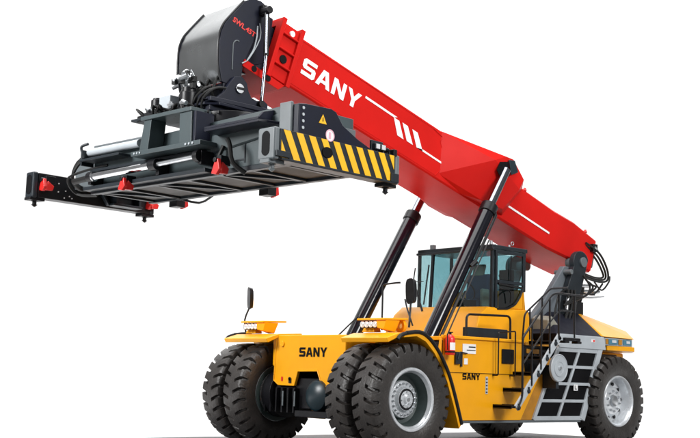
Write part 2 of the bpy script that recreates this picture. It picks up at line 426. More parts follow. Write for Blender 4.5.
# ---- front fenders
for s in (1, -1):
    bm = B()
    y0, y1 = (1.10, 2.12) if s > 0 else (-1.90, -.72)
    prism(bm, [(.54,y0,1.685),(.58,y0,1.755),(.30,y0,1.84),(-.2,y0,1.87),(-.2,y0,1.80),(.28,y0,1.79)],
              [(.54,y1,1.685),(.58,y1,1.755),(.30,y1,1.84),(-.2,y1,1.87),(-.2,y1,1.80),(.28,y1,1.79)])
    fd = part('front_fender', bm, YEL, root, bevel=.012)
    # rear arch of the fender
    arch = [(.18,1.835),(-.10,1.862),(-.30,1.79),(-.50,1.62),(-.66,1.42),(-.80,1.19),(-.95,.84),(-1.09,.47)]
    inn = [(x+.05, z-.06) for x, z in arch]
    bm = B()
    yy0, yy1 = (1.0, 2.135) if s > 0 else (-2.135, -1.0)
    for i in range(len(arch)-1):
        q = [arch[i], arch[i+1], inn[i+1], inn[i]]
        pxz(bm, q, yy0, yy1)
    bmesh.ops.remove_doubles(bm, verts=bm.verts, dist=.0005)
    part('fender_arch', bm, YEL, fd)
    bm = B(); ye = yy1 if s > 0 else yy0
    tube(bm, [(x-.005, ye, z+.005) for x, z in arch], .032, smooth=3)
    tube(bm, [(.18,ye,1.835),(.30,ye,1.80),(.36,ye,1.74)], .03, smooth=3)
    part('rubber_edge', bm, RUBBER, fd)
    # light bar
    ya, yb = (1.16, 1.82) if s > 0 else (-1.80, -1.12)
    bm = B()
    hull(bm, [(.34,ya+.05,2.035),(.34,yb,2.035),(-.18,yb,2.055),(-.18,ya,2.055),(.34,ya+.05,2.065),(.34,yb,2.065),(-.18,yb,2.085),(-.18,ya,2.085)])
    ym = yb-.22 if s > 0 else yb-.24
    hull(bm, [(.30,ym,2.035),(.30,yb,2.035),(.30,ym+.02,1.92),(.30,yb-.05,1.90),(.02,yb-.08,1.86),(.02,ym,1.86),(.0,yb,2.04),(.0,ym,2.04)])
    hull(bm, [(.16,ya+.1,2.03),(.16,ya+.24,2.03),(.20,ya+.02,1.86),(.20,ya+.30,1.86),(.05,ya+.1,2.03),(.05,ya+.24,2.03),(.05,ya+.02,1.86),(.05,ya+.30,1.86)])
    part('lamp_bar', bm, YEL, fd, bevel=.008)
    n = 4
    for k in range(n):
        yc = ya + .12 + k*(ym-ya-.16)/(n-1)
        bm = B(); cyl(bm, (.16,yc,1.975), (.27,yc,1.975), .045, .06, seg=20); cyl(bm, (.27,yc,1.975),(.285,yc,1.975),.062, seg=20)
        cyl(bm, (.2,yc,1.975),(.2,yc,2.035),.012, seg=8)
        h = part('headlight', bm, BLACK, fd)
        # lens is one level too deep as a child of the lamp: keep it beside it
        bm = B(); lathe(bm, [(0,.016),(.03,.013),(.052,.0),(.052,-.006),(0,-.006)], 20)
        for v in bm.verts: v.co = Vector((.286 + v.co.y, yc + v.co.x, 1.975 + v.co.z))
        part('headlight_lens', bm, LENS, fd)
# yellow eye bracket at the right end of the left lamp bar
bm = B(); lathe(bm, [(.05,-.03),(.105,-.03),(.105,.03),(.05,.03),(.05,-.03)], 28)
for v in bm.verts: v.co = Vector((-.12, 1.72 + v.co.x, 1.965 + v.co.z)) + Vector((v.co.y,0,0))
part('lifting_eye', bm, YEL, root, bevel=.006)
# mirrors
def mirror(p0, pm, pc, tilt, hw, hh):
    bm = B(); tube(bm, [p0, pm, (pc[0]-.03, pc[1], pc[2]-hh*.8)], .016)
    rod = part('mirror_arm', bm, BLACK, root)
    bm = B()
    ring = []
    for k in range(20):
        a = 2*PI*k/20; ring.append((math.copysign(abs(math.cos(a))**.6, math.cos(a))*hw, math.copysign(abs(math.sin(a))**.6, math.sin(a))*hh))
    prism(bm, [(0, y, z) for y, z in ring], [(-.06, y*.85, z*.88) for y, z in ring])
    o = part('side_mirror', bm, BLACK, rod, bevel=.01, loc=pc, rot=tilt)
    bm = B(); prism(bm, [(.003, y*.88, z*.9) for y, z in ring], [(-.002, y*.88, z*.9) for y, z in ring])
    for v in bm.verts: v.co = Matrix.Rotation(tilt[2],4,'Z') @ Matrix.Rotation(tilt[1],4,'Y') @ Matrix.Rotation(tilt[0],4,'X') @ (v.co + Vector((-.065,0,0))) + Vector(pc)
    part('mirror_glass', bm, CHROME, rod)
mirror((.14,-1.85,1.88), (.16,-1.87,2.10), (.15,-1.80,2.48), (math.radians(-14), math.radians(4), math.radians(-25)), .12, .20)
mirror((-.30,1.72,1.95), (-.34,1.70,2.2), (-.42,1.60,2.53), (math.radians(4), 0, math.radians(-8)), .115, .21)
bm = B(); rail(bm, [(-.10,1.32,1.9),(-.10,1.32,2.62),(-.12,1.62,2.64),(-.14,1.66,2.64)], .015, .05); rail(bm, [(-.35,1.75,1.98),(-.35,1.62,2.25),(-.4,1.52,2.4)], .013, .05)
part('mirror_guard', bm, BLACK, root)

# ---- side panel (left) and its twin
for s in (1, -1):
    bm = B()
    q = [(-1.08,.50),(-1.30,1.83),(-3.38,1.87),(-3.45,1.28),(-3.85,1.25),(-3.34,.50)]
    pxz(bm, q, s*1.44, s*1.50)
    sp = part('side_panel', bm, YEL, root, bevel=.01)
    bm = B(); pxz(bm, [(-3.86,1.28),(-4.22,1.32),(-3.74,.50),(-3.37,.50)], s*1.38, s*1.46)
    part('diagonal_plate', bm, ORANGE, sp, bevel=.008)  # darker orange puts the shade on this yellow plate into its colour
    if s < 0: continue
    bm = B(); box(bm, -3.40, -1.27, 1.495, 1.535, 1.835, 1.885); part('top_lip', bm, YEL, sp, bevel=.01)
    bm = B(); box(bm, -3.36, -1.32, 1.5, 1.506, 1.275, 1.285); box(bm, -1.315,-1.30,1.5,1.506,.55,1.8); box(bm, -2.66,-2.65,1.5,1.505,1.29,1.83)
    part('panel_seam', bm, BPRINT, sp)
    bm = B(); box(bm, -3.12, -2.80, 1.502, 1.53, 1.46, 1.71); part('air_inlet', bm, BLACK, sp, bevel=.03)
    bm = B(); box(bm, -2.13, -1.80, 1.502, 1.508, 1.60, 1.76); box(bm, -1.93,-1.84,1.502,1.507,1.42,1.52); part('notice_sticker', bm, WHITE, sp)
    bm = B(); box(bm, -2.12,-1.95,1.508,1.510,1.70,1.72); box(bm, -2.12,-1.90,1.508,1.510,1.65,1.665); part('sticker_print', bm, DGREY, sp)
    bm = B(); box(bm, -1.72,-1.60,1.502,1.54,1.42,1.62); box(bm,-1.78,-1.74,1.502,1.53,1.38,1.62); rail(bm,[(-1.9,1.52,1.60),(-1.7,1.54,1.62),(-1.63,1.56,1.5)],.012,.03); part('door_lock', bm, DGREY, sp, bevel=.008)
    bm = B(); box(bm, -2.45, -2.39, 1.502, 1.508, .94, 1.23); part('label_strip', bm, LGREY, sp)
    bm = B()
    for k in range(5): box(bm, -2.44,-2.40,1.508,1.510,.96+k*.055,.98+k*.055)
    part('strip_print', bm, BPRINT, sp)
    sany(BPRINT, sp, (-1.81,1.503,1.17), (-1,0,0), (0,0,1), .44, .105)
    bm = B(); box(bm, -1.38, -1.30, 1.502, 1.51, 1.2, 1.34); part('red_sticker', bm, PINK, sp)

# ---- deck, cab
bm = B(); box(bm, -3.4, -1.35, -1.44, 1.44, 1.80, 1.865); part('deck', bm, YEL, root, bevel=.01)
bm = B(); box(bm, -3.07, -2.02, 1.30, 1.42, 1.87, 2.05); part('deck_box', bm, DGREY, root, bevel=.012)
bm = B(); rail(bm, [(-1.97,1.43,1.87),(-1.97,1.43,2.26),(-3.12,1.43,2.29),(-3.12,1.43,1.88)], .02, .1)
part('deck_handrail', bm, BLACK, root)
bm = B()
hull(bm, [(-2.55,-1.2,1.87),(-2.55,1.1,1.87),(-4.35,1.0,1.87),(-4.35,-1.2,1.87),(-3.02,-1.15,2.50),(-3.10,.94,2.47),(-4.24,.94,2.47),(-4.24,-1.0,2.5),(-2.85,-1.18,2.35),(-2.8,1.0,2.30)])
cab = part('cab', bm, YEL, root, bevel=.03)
bm = B()   # yellow rear shell of the cab
pxz(bm, [(-4.10,2.47),(-4.10,2.84),(-4.02,2.70),(-3.95,2.62),(-3.85,2.52),(-3.72,2.47)], .86, .92)
hull(bm, [(-4.11,-.9,1.9),(-4.11,.92,1.9),(-4.11,.92,2.84),(-4.11,-.9,2.84),(-4.28,-.8,2.8),(-4.28,.8,2.8),(-4.34,.85,1.9),(-4.34,-.85,1.9)])
part('rear_shell', bm, YEL, cab, bevel=.02)
bm = B(); box(bm, -4.22, -3.20, -.93, .93, 3.52, 3.60); box(bm, -3.26,-3.19,-.96,.96,3.49,3.54)
part('roof', bm, DGREY, cab, bevel=.02)
bm = B()
for q in (((-3.24,.90,2.47),(-3.24,.90,3.52)),((-3.24,-.90,2.47),(-3.24,-.90,3.52)),((-4.14,.90,2.8),(-4.14,.90,3.52)),((-4.14,-.9,2.8),(-4.14,-.9,3.52)),((-3.20,-.57,2.47),(-3.24,-.55,3.52))):
    (x,y,z),(x2,y2,z2) = q; r = .027
    prism(bm, [(x-r,y-r,z),(x+r,y-r,z),(x+r,y+r,z),(x-r,y+r,z)], [(x2-r,y2-r,z2),(x2+r,y2-r,z2),(x2+r,y2+r,z2),(x2-r,y2+r,z2)])
part('pillar', bm, DGREY, cab, bevel=.008)
# door
bm = B()
box(bm, -3.345,-3.29,.90,.945,2.45,3.51); box(bm,-4.12,-4.07,.90,.945,2.80,3.51); box(bm,-4.07,-3.345,.90,.945,3.45,3.51); box(bm,-4.07,-3.345,.90,.945,2.91,2.97)
door = part('door', bm, DGREY, cab, bevel=.008)
bm = B(); rail(bm, [(-3.36,.945,2.90),(-4.06,.945,2.86),(-3.98,.945,2.70),(-3.84,.945,2.55),(-3.62,.945,2.46),(-3.33,.945,2.44)], .022, .04)
rail(bm, [(-3.39,.97,2.82),(-3.42,1.0,2.80),(-3.60,1.0,2.80),(-3.66,1.0,2.72),(-3.66,.98,2.56)], .012, .04); box(bm, -3.72,-3.70,.945,.955,2.98,3.43)
part('door_trim', bm, BLACK, cab)
bm = B(); box(bm, -4.05,-3.36,.915,.925,2.98,3.43); pxz(bm, [(-3.36,2.90),(-4.05,2.87),(-3.97,2.70),(-3.84,2.56),(-3.62,2.48),(-3.36,2.46)], .915,.925)
part('door_window', bm, GLASS, cab, smooth=0)
bm = B(); pyz(bm, [(-.53,2.46),(-.53,3.52),(.87,3.52),(.87,2.46)], -3.235, -3.225); part('windscreen', bm, GLASS, cab, smooth=0)
bm = B(); prism(bm, [(-3.10,-1.06,2.50),(-3.12,-.60,2.50),(-3.22,-.60,3.52),(-3.22,-.88,3.52)], [(-3.11,-1.06,2.50),(-3.13,-.60,2.50),(-3.23,-.60,3.52),(-3.23,-.88,3.52)])
part('corner_window', bm, CLEAR, cab, smooth=0)
bm = B(); box(bm, -4.14,-3.28,-.905,-.895,2.5,3.52); box(bm, -4.145,-4.135,-.86,.86,2.82,3.52); part('rear_window', bm, GLASS, cab, smooth=0)
bm = B(); rail(bm, [(-3.02,-.95,2.97),(-3.06,-.86,2.95),(-2.92,-.50,2.40)], .02, .05); tube(bm, [(-3.06,-.95,2.62),(-3.12,-.90,3.25)], .012, smooth=0); tube(bm, [(-3.16,-.70,2.55),(-3.18,-.60,3.30)], .014, smooth=0)
tube(bm, [(-3.05,-.88,2.98),(-3.06,-.62,2.98)], .008, smooth=0)
part('wiper', bm, BLACK, cab)
bm = B(); box(bm, -3.95,-3.5,-.28,.28,2.45,2.65); pxz(bm, [(-3.98,2.6),(-3.82,2.6),(-3.88,3.15),(-4.05,3.15)], -.27,.27)
part('seat', bm, SEATC, cab, bevel=.05)
bm = B(); pxz(bm, [(-3.93,3.12),(-3.87,3.12),(-3.92,3.34),(-4.0,3.34)], -.14,.14); box(bm,-3.8,-3.6,.3,.38,2.5,2.85); part('headrest', bm, SHIRT, cab, bevel=.03)
bm = B(); box(bm, -3.30,-3.45,-.35,.35,2.40,2.62); tube(bm,[(-3.35,0,2.5),(-3.55,0,2.8)],.03,smooth=0); 
ring = [Vector((-3.56,0,2.82)) + Vector((math.sin(.7)*.0,1,0))*(.2*math.cos(a)) + Vector((.5,0,.85)).normalized()*(.2*math.sin(a)) for a in [2*PI*k/20 for k in range(21)]]
tube(bm, ring, .014, smooth=0); box(bm, -3.98,-3.86,.55,.8,2.5,3.2)
part('steering_wheel', bm, BLACK, cab)
bm = B(); cyl(bm, (-3.5,.7,3.6),(-3.5,.7,3.64),.05,seg=16); cyl(bm, (-3.32,.80,3.60),(-3.32,.80,3.68),.03,seg=12); box(bm,-3.3,-3.22,-.62,-.54,3.6,3.68); cyl(bm,(-3.9,.75,3.6),(-3.9,.75,3.66),.02,seg=12)
ring = [(-3.95 + .035*math.cos(a), .78, 3.69 + .035*math.sin(a)) for a in [2*PI*k/14 for k in range(15)]]; tube(bm, ring, .009, smooth=0)
part('roof_fitting', bm, STEEL, cab)

# ---- grey grille panel with its eight dark openings (left) and plain twin (right)
gl = [(-3.70,.50),(-4.42,1.80),(-5.78,1.80),(-5.20,.50)]
for s in (1, -1):
    bm = B()
    pxz(bm, gl, s*1.44, s*1.462)
    gp = part('engine_grille', bm, BPRINT, root, smooth=0)
    bm = B()
    def bar(a, b, wd, t0=1.455, t1=1.50):
        a, b = Vector((a[0],0,a[1])), Vector((b[0],0,b[1])); d = (b-a).normalized(); n = Vector((-d.z,0,d.x))*wd/2
        q = [a+n, b+n, b-n, a-n]; pxz(bm, [(p.x, p.z) for p in q], s*t0, s*t1)
    bar((-3.72,.50),(-4.46,1.84),.07); bar((-5.14,.50),(-5.72,1.84),.13, t1=1.503); bar((-4.40,.50),(-5.08,1.80),.05, t1=1.497)
    for k in range(5):
        z = .53 + k*.3085
        bar((-3.70-(z-.5)*.545-.0, z),(-5.16-(z-.5)*.44, z),.055 if 0<k<4 else .075, t1=1.494+.0)
    part('grille_frame', bm, LGREY, gp, bevel=.006)
    bm = B(); pxz(bm, [(-4.40,1.845),(-4.62,2.045),(-5.80,2.045),(-5.86,1.80),(-4.42,1.80)], s*1.40, s*1.515)
    up_ = part('upper_band', bm, LGREY, root, bevel=.01)
    if s > 0:
        bm = B(); box(bm, -5.50,-5.38,1.517,1.522,1.93,1.985); part('band_badge', bm, WHITE, up_)
        bm = B(); box(bm, -5.49,-5.43,1.522,1.525,1.94,1.975); part('badge_print', bm, REDPRINT, up_)
        bm = B(); box(bm, -4.98,-4.86,1.50,1.507,1.03,1.14); part('white_letter_plate', bm, WHITE, gp)
        bm = B(); box(bm, -4.905,-4.888,1.507,1.509,1.05,1.12); box(bm,-4.95,-4.905,1.507,1.509,1.05,1.066); part('letter_print', bm, BPRINT, gp)
# machinery behind the ladder
bm = B()
box(bm, -4.4,-3.42,.9,1.3,1.3,1.86); box(bm, -3.9,-3.45,1.30,1.42,1.30,1.5)
for k in range(5): cyl(bm, (-3.5-.15*k,1.32,1.35+.05*k),(-3.5-.15*k,1.40,1.7),.04,seg=10)
part('valve_block', bm, BLACK, root, bevel=.02)
bm = B(); box(bm, -4.6,-3.5,.9,1.47,1.80,1.86); box(bm,-3.9,-3.55,1.40,1.46,1.66,1.74); box(bm,-4.25,-4.0,1.4,1.46,1.4,1.6)
part('ladder_landing', bm, ORANGE, root, bevel=.01)
bm = B(); hull(bm, [(-4.5,1.2,2.05),(-4.95,1.2,2.05),(-4.5,1.2,2.3),(-4.62,1.2,2.38),(-4.9,1.2,2.15),(-4.5,.8,2.05),(-4.95,.8,2.05),(-4.5,.8,2.35),(-4.62,.8,2.42),(-4.9,.8,2.2)])
part('beige_cover', bm, BEIGE, root, bevel=.03)
# round disc on a bracket
bm = B(); lathe(bm, [(0,.035),(.04,.035),(.05,.02),(.10,.02),(.11,.028),(.15,.028),(.16,.015),(.215,.012),(.23,.022),(.245,.012),(.245,-.03),(0,-.03)], 48)
disc = part('reel_disc', bm, LGREY, root, smooth=30, loc=(-4.02,1.80,1.42))
bm = B(); cyl(bm, (0,.035,0),(0,.05,0),.028,seg=16); part('disc_hub', bm, STEEL, disc)
bm = B(); box(bm, -.04,.04,-.33,-.03,-.36,.05); part('disc_bracket', bm, DGREY, disc, bevel=.006)

# ---- access ladder
bm = B()
def seg_plate(bm, a, b, wd, y0, y1):
    a, b = Vector((a[0],0,a[1])), Vector((b[0],0,b[1])); d = (b-a).normalized(); n = Vector((-d.z,0,d.x))*wd/2
    return pxz(bm, [(p.x, p.z) for p in (a+n, b+n, b-n, a-n)], y0, y1)
seg_plate(bm, (-2.70,.72), (-3.88,1.98), .12, 1.90, 1.935)
box(bm, -4.35,-3.82,1.90,1.935,1.90,2.02)
ladder = part('access_ladder', bm, LGREY, root, bevel=.006)
steps = [(-2.72,.74),(-2.98,1.02),(-3.24,1.30),(-3.48,1.58),(-3.72,1.85)]
base = None
for x, z in steps:
    if base is None:
        bm = B(); box(bm, -.13,.13,-.44,.0,-.02,.02); box(bm,-.13,-.11,-.44,0,.02,.04); box(bm,.11,.13,-.44,0,-.035,.035)
        base = part('step', bm, BLACK, ladder, bevel=.006, loc=(x,1.90,z))
    else: dup(base, ladder, (x,1.90,z))
bm = B()
for x, z in steps: cyl(bm, (x-.02,1.93,z-.01),(x-.02,1.96,z-.01),.035,seg=12); box(bm,x-.04,x+.0,1.935,1.955,z-.05,z+.06)
part('step_bracket', bm, DGREY, ladder, bevel=.004)
bm = B()
Yh = 1.94
rail(bm, [(-2.72,Yh,.74),(-2.83,Yh,.90),(-2.83,Yh,1.90),(-3.60,Yh,2.66),(-3.75,Yh,2.72),(-4.55,Yh,2.72)], .02, .08)
rail(bm, [(-2.83,Yh,1.45),(-3.57,Yh,2.2),(-3.85,Yh,2.42),(-4.28,Yh,2.42)], .014, .06)
for x, z0, z1 in ((-3.08,1.1,2.14),(-3.33,1.38,2.40),(-3.57,1.66,2.64),(-3.83,1.93,2.70),(-4.28,1.93,2.70)): rail(bm, [(x,Yh,z0),(x,Yh,z1)], .017)
rail(bm, [(-2.58,1.5,1.26),(-2.58,1.62,1.26),(-2.58,1.62,1.98),(-3.03,1.62,2.02),(-3.03,1.62,1.26),(-3.03,1.5,1.26)], .013, .03)
rail(bm, [(-3.35,1.48,1.5),(-3.45,1.48,2.35),(-4.2,1.48,2.85),(-4.7,1.48,2.9)], .017, .08)
rail(bm, [(-3.6,1.48,1.9),(-3.6,1.48,2.45)], .015); rail(bm, [(-3.95,1.48,1.9),(-3.95,1.48,2.7)], .015)
part('handrail', bm, BLACK, ladder)
bm = B(); box(bm, -4.40,-3.95,1.86,1.99,1.90,1.955); box(bm, -4.06,-3.94,1.86,2.0,1.86,1.90); box(bm,-4.42,-4.30,1.86,2.0,1.86,1.90)
part('landing_plate', bm, BLACK, ladder, bevel=.01)

# ---- rear hood and counterweight
bm = B(); hull(bm, [(-5.10,.75,2.50),(-6.045,.72,2.53),(-4.35,1.49,2.05),(-5.76,1.49,2.05),(-5.10,-.75,2.50),(-6.045,-.72,2.53),(-4.35,-1.49,2.05),(-5.76,-1.49,2.05),(-4.5,1.4,1.8),(-5.76,1.4,1.8),(-4.5,-1.4,1.8),(-5.76,-1.4,1.8)])
part('engine_hood', bm, HOODM, root, bevel=.02)
bm = B(); hull(bm, [(-6.06,s*.70,2.545) for s in (1,-1)] + [(-7.75,s*.70,2.25) for s in (1,-1)] + [(-5.78,s*1.51,2.055) for s in (1,-1)] + [(-6.80,s*1.52,2.04) for s in (1,-1)] + [(-7.80,s*.80,2.08) for s in (1,-1)])
cw = part('counterweight', bm, YEL, root, bevel=.02)
bm = B(); pxy(bm, [(-5.88,1.47),(-6.79,1.48),(-7.76,.78),(-7.76,-.78),(-6.79,-1.48),(-5.88,-1.47)], 1.895, 2.038); part('light_band', bm, LGREY, cw, bevel=.008)
bm = B(); pxy(bm, [(-5.98,1.46),(-6.82,1.51),(-7.80,.80),(-7.80,-.80),(-6.82,-1.51),(-5.98,-1.46)], 1.80, 1.892); part('lower_rim', bm, YEL, cw, bevel=.012)
bm = B(); box(bm, -7.5,-6.2,-.8,.8,.7,1.79); part('ballast', bm, YEL, cw, bevel=.03)
for xa, xb in ((-5.98,-6.28),(-6.46,-6.74)):
    bm = B(); box(bm, xb,xa,1.482,1.497,1.915,2.02); part('marker_lamp', bm, BLUEGL, cw, bevel=.01)
    bm = B(); box(bm, xb+.06,xa-.10,1.498,1.503,1.95,2.0); part('lamp_lens', bm, LENS, cw)
bm = B(); box(bm, -6.42,-6.31,1.485,1.498,1.915,2.02); box(bm,-5.975,-5.90,1.475,1.49,1.915,2.02); part('amber_reflector', bm, ORANGE, cw, bevel=.006)

# ---- boom-foot mast (both sides), pivot link, hoses
for s in (1, -1):
    bm = B(); pxz(bm, [(-5.62,3.42),(-5.95,3.42),(-5.45,2.2),(-5.1,1.9),(-4.0,1.9),(-4.3,2.08),(-5.0,2.72)], s*.60, s*.72)
    ms = part('boom_mast', bm, MAST, root, bevel=.015)
    bm = B()
    pts = []
    for k in range(13):
        a = PI*k/12 - .35; pts.append((-5.98 + .25*math.cos(a), 3.50 + .24*math.sin(a)))
    pts += [(-6.02,3.05),(-5.72,2.45),(-5.42,2.45),(-5.55,3.0)]
    pxz(bm, pts, s*.74, s*.86)
    part('pivot_plate', bm, DGREY, ms, bevel=.015)
    bm = B(); cyl(bm, (-6.02,s*.5,3.52),(-6.02,s*.90,3.52),.10,seg=24); cyl(bm, (-5.62,s*.5,3.30),(-5.62,s*.90,3.30),.05,seg=16)
    part('pivot_pin', bm, MGREY, ms, bevel=.01)

# ---- boom (built in a tilted frame: s along the boom, t square to it)
A = math.radians(17); F = Vector((-6.4, 0, 3.6)); dS = Vector((math.cos(A), 0, math.sin(A))); dT = Vector((-math.sin(A), 0, math.cos(A)))
def bw(s, y, t): return F + dS*s + dT*t + Vector((0, y, 0))
bm = B()
def ring(s, w, t0, t1, c=.07):
    return [bw(s, y, t) for y, t in ((-w,t0+c),(-w,t1-c),(-w+c,t1),(w-c,t1),(w,t1-c),(w,t0+c),(w-c,t0),(-w+c,t0))]
R_ = [(-.42,.50,-.08,.64,.04),(.45,.56,-.13,.66,.04),(1.05,.50,-.16,.66,.04),(4.5,.50,-.20,.69,.025),(8.1,.50,-.24,.645,.025)]
rs = [[bm.verts.new(p) for p in ring(*q)] for q in R_]
for a, b in zip(rs, rs[1:]):
    for k in range(8): bm.faces.new((a[k], a[(k+1) % 8], b[(k+1) % 8], b[k]))
bm.faces.new(rs[0]); bm.faces.new(rs[-1][::-1])
boom = part('boom', bm, RED, root, smooth=12, bevel=.006)
for s in (1, -1):
    bm = B()
    pts = [bw(4.54,.49*s,.68),bw(4.36,.49*s,-.08),bw(3.7,.49*s,-.18),bw(2.10,.49*s,.64),bw(2.50,.49*s,-.10)]
    pts += [bw(3.44,.92*s,.57),bw(3.19,.92*s,.76),bw(2.97,.92*s,.80),bw(2.58,.92*s,.57),bw(2.64,.92*s,.34),bw(2.76,.72*s,-.10),bw(3.30,.66*s,-.15)]
    hull(bm, pts); part('cylinder_bracket', bm, RED, boom, bevel=.008, smooth=4)
    bm = B(); pts = [bw(3.33,.93*s,.58),bw(3.12,.93*s,.68),bw(3.00,.93*s,.44),bw(3.22,.93*s,.30),bw(3.36,.925*s,.40)]
    prism(bm, [p for p in pts], [p + Vector((0,.012*s,0)) for p in pts]); part('bracket_opening', bm, BPRINT, boom)
    bm = B(); pts = [bw(3.14,.94*s,.71),bw(2.98,.94*s,.77),bw(2.82,.94*s,.60),bw(2.99,.94*s,.47)]
    prism(bm, pts, [p + Vector((0,.03*s,0)) for p in pts]); part('pin_cover', bm, TEAL, boom, bevel=.012)
    bm = B(); pts = [(8.0,-.17),(8.0,.595),(6.35,.615),(6.0,.56),(5.75,.42),(5.65,.28)]
    pts = [(8.0,-.18),(8.0,.59),(4.75,.63),(4.50,.50),(4.33,.25),(4.30,.10),(4.34,-.02),(4.42,-.15)]
    prism(bm, [bw(a,.499*s,b) for a, b in pts], [bw(a,.505*s,b) for a, b in pts]); part('sheen_outline_plate', bm, RED, boom, smooth=0)  # thin plate added in the outline of the flank's pale sheen
# printed stripes and lettering on the near flank
yN = .507
bm = B()
def flat(bm, pts, off=.003):
    q = [bw(s, yN, t) for s, t in pts]; prism(bm, q, [p + Vector((0, off, 0)) for p in q])
flat(bm, [(6.42,.40),(6.42,.36),(5.76,.335),(5.52,.375)] and [(6.42,.40),(5.62,.40),(5.70,.36),(6.42,.36)])
flat(bm, [(5.70,.36),(5.62,.40),(5.53,.40),(5.36,.10),(5.52,.10),(5.66,.36)][0:1] + [(5.56,.36),(5.36,.10),(5.52,.10)])
for s0 in (5.46, 5.20): flat(bm, [(s0+.02,.37),(s0-.12,.37),(s0-.34,.11),(s0-.18,.11)])
flat(bm, [(5.02,.11),(4.86,.145),(4.25,.145),(4.22,.11)])
flat(bm, [(2.62,.17),(2.62,.13),(1.08,.13),(1.08,.17)])
part('boom_stripe', bm, WHITE, boom, smooth=0)
sany(WHITE, boom, bw(7.84, yN, .075), -dS, dT, 1.34, .29)
bm = B()
for e in (1, -1):
    for pts in ([(8.0,.592),(4.76,.632),(4.51,.50),(4.34,.25),(4.31,.10),(4.35,-.02),(4.43,-.15)],):
        tube(bm, [bw(a, .506*e, b) for a, b in pts], .006, smooth=2)
part('sheen_outline_bead', bm, RED, boom)  # raised line added round the edge of that sheen shape
# small fittings along the boom
bm = B()
for s_, t_ in ((2.0,.65),(-.05,.65)):
    p = bw(s_, .47, t_); cyl(bm, p, p + dT*.03, .04, seg=16); cyl(bm, p + dT*.03, p + dT*.06, .022, seg=12)
part('boom_fitting', bm, REDP, boom)
# collar at the boom nose
bm = B()
def ringc(s, w, t0, t1): return [bw(s,-w,t0),bw(s,-w,t1),bw(s,w,t1),bw(s,w,t0)]
def collar(bm, s0, s1, w0, t0, t1, w1, t2, t3):
    o0, o1 = ringc(s0,w0,t0,t1), ringc(s1,w0,t0,t1); i0, i1 = ringc(s0,w1,t2,t3), ringc(s1,w1,t2,t3)
    vs = [[bm.verts.new(p) for p in r] for r in (o0,o1,i1,i0)]
    for a in range(4):
        A_, B_ = vs[a], vs[(a+1) % 4]
        for k in range(4): bm.faces.new((A_[k], A_[(k+1) % 4], B_[(k+1) % 4], B_[k]))
collar(bm, 8.02, 8.10, .60,-.33,.72,.44,-.18,.58)
collar(bm, 8.42, 8.50, .60,-.33,.72,.44,-.18,.58)
collar(bm, 8.09, 8.43, .545,-.28,.67,.44,-.18,.58)
for t in (-.05,.22,.48):
    q = [bw(8.09,.54,t-.015),bw(8.43,.54,t-.015),bw(8.43,.54,t+.015),bw(8.09,.54,t+.015)]
    prism(bm, q, [p+Vector((0,.055,0)) for p in q]); q = [p-Vector((0,1.08,0)) for p in q]; prism(bm, q, [p-Vector((0,.055,0)) for p in q])
# drooping lower jaw of the collar
hull(bm, [bw(8.10,s*.58,-.32) for s in (1,-1)]+[bw(8.95,s*.58,-.30) for s in (1,-1)]+[bw(8.95,s*.58,-.42) for s in (1,-1)]+[bw(8.2,s*.58,-.44) for s in (1,-1)])
col_ = part('boom_collar', bm, RED, boom, bevel=.01)
bm = B()
for s_, t_, r_ in ((8.26,.08,.07),(8.74,-.36,.05),(8.45,-.37,.055)):
    cyl(bm, bw(s_,.55 if t_>0 else .582,t_), bw(s_,.562 if t_>0 else .59,t_), r_, seg=18)
part('collar_hole', bm, BPRINT, boom)
bm = B(); q = bw(8.24,.55,.55); cyl(bm, q, q+Vector((0,.03,0)), .05, seg=16); part('collar_pad', bm, WHITE, boom)
bm = B()
for y_ in (.3,-.3): p = bw(8.3,y_,.70); hull(bm, [p+Vector((dx,dy,0))+dT*h for dx in (-.08,.08) for dy in (-.05,.05) for h in (0,.07)])
part('collar_lug', bm, RED, boom, bevel=.01)
# inner telescopic section and the head
bm = B(); rs = [[bm.verts.new(p) for p in ring(*q)] for q in ((7.9,.40,-.16,.56,.03),(8.95,.40,-.16,.56,.03))]
for k in range(8): bm.faces.new((rs[0][k], rs[0][(k+1) % 8], rs[1][(k+1) % 8], rs[1][k]))
bm.faces.new(rs[0]); bm.faces.new(rs[1][::-1])
part('inner_boom', bm, NAVY, root, smooth=12, bevel=.006)
HP = [(2.64,5.50),(2.71,5.78),(2.715,6.12),(2.69,6.27),(2.63,6.41),(2.53,6.54),(2.27,6.85),(2.12,6.93),(1.96,6.92),(1.80,6.84),(1.93,6.50),(2.12,6.15),(2.26,5.85),(2.30,5.45)]
bm = B(); pxz(bm, HP, .50, .56); pxz(bm, HP, -.56, -.50)
head = part('boom_head', bm, NAVY, root, bevel=.006)
edge = HP[:7]
bm = B()
inn = []
for i, (x, z) in enumerate(edge):
    a = edge[max(i-1,0)]; b = edge[min(i+1,len(edge)-1)]; d = Vector((b[0]-a[0], b[1]-a[1])).normalized(); inn.append((x - d.y*.04 - .0, z + d.x*.04))
sub = []
va = [[bm.verts.new((x, y, z)) for x, z in edge] for y in (-.495, .495)]; vi = [[bm.verts.new((x, y, z)) for x, z in inn] for y in (-.495, .495)]
for i in range(len(edge)-1):
    bm.faces.new((va[0][i], va[1][i], va[1][i+1], va[0][i+1])); bm.faces.new((vi[0][i], vi[0][i+1], vi[1][i+1], vi[1][i]))
    for k in (0, 1): bm.faces.new((va[k][i], va[k][i+1], vi[k][i+1], vi[k][i]))
for i in (0, len(edge)-1): bm.faces.new((va[0][i], vi[0][i], vi[1][i], va[1][i]))
part('head_cover', bm, SHEET, head, smooth=50)
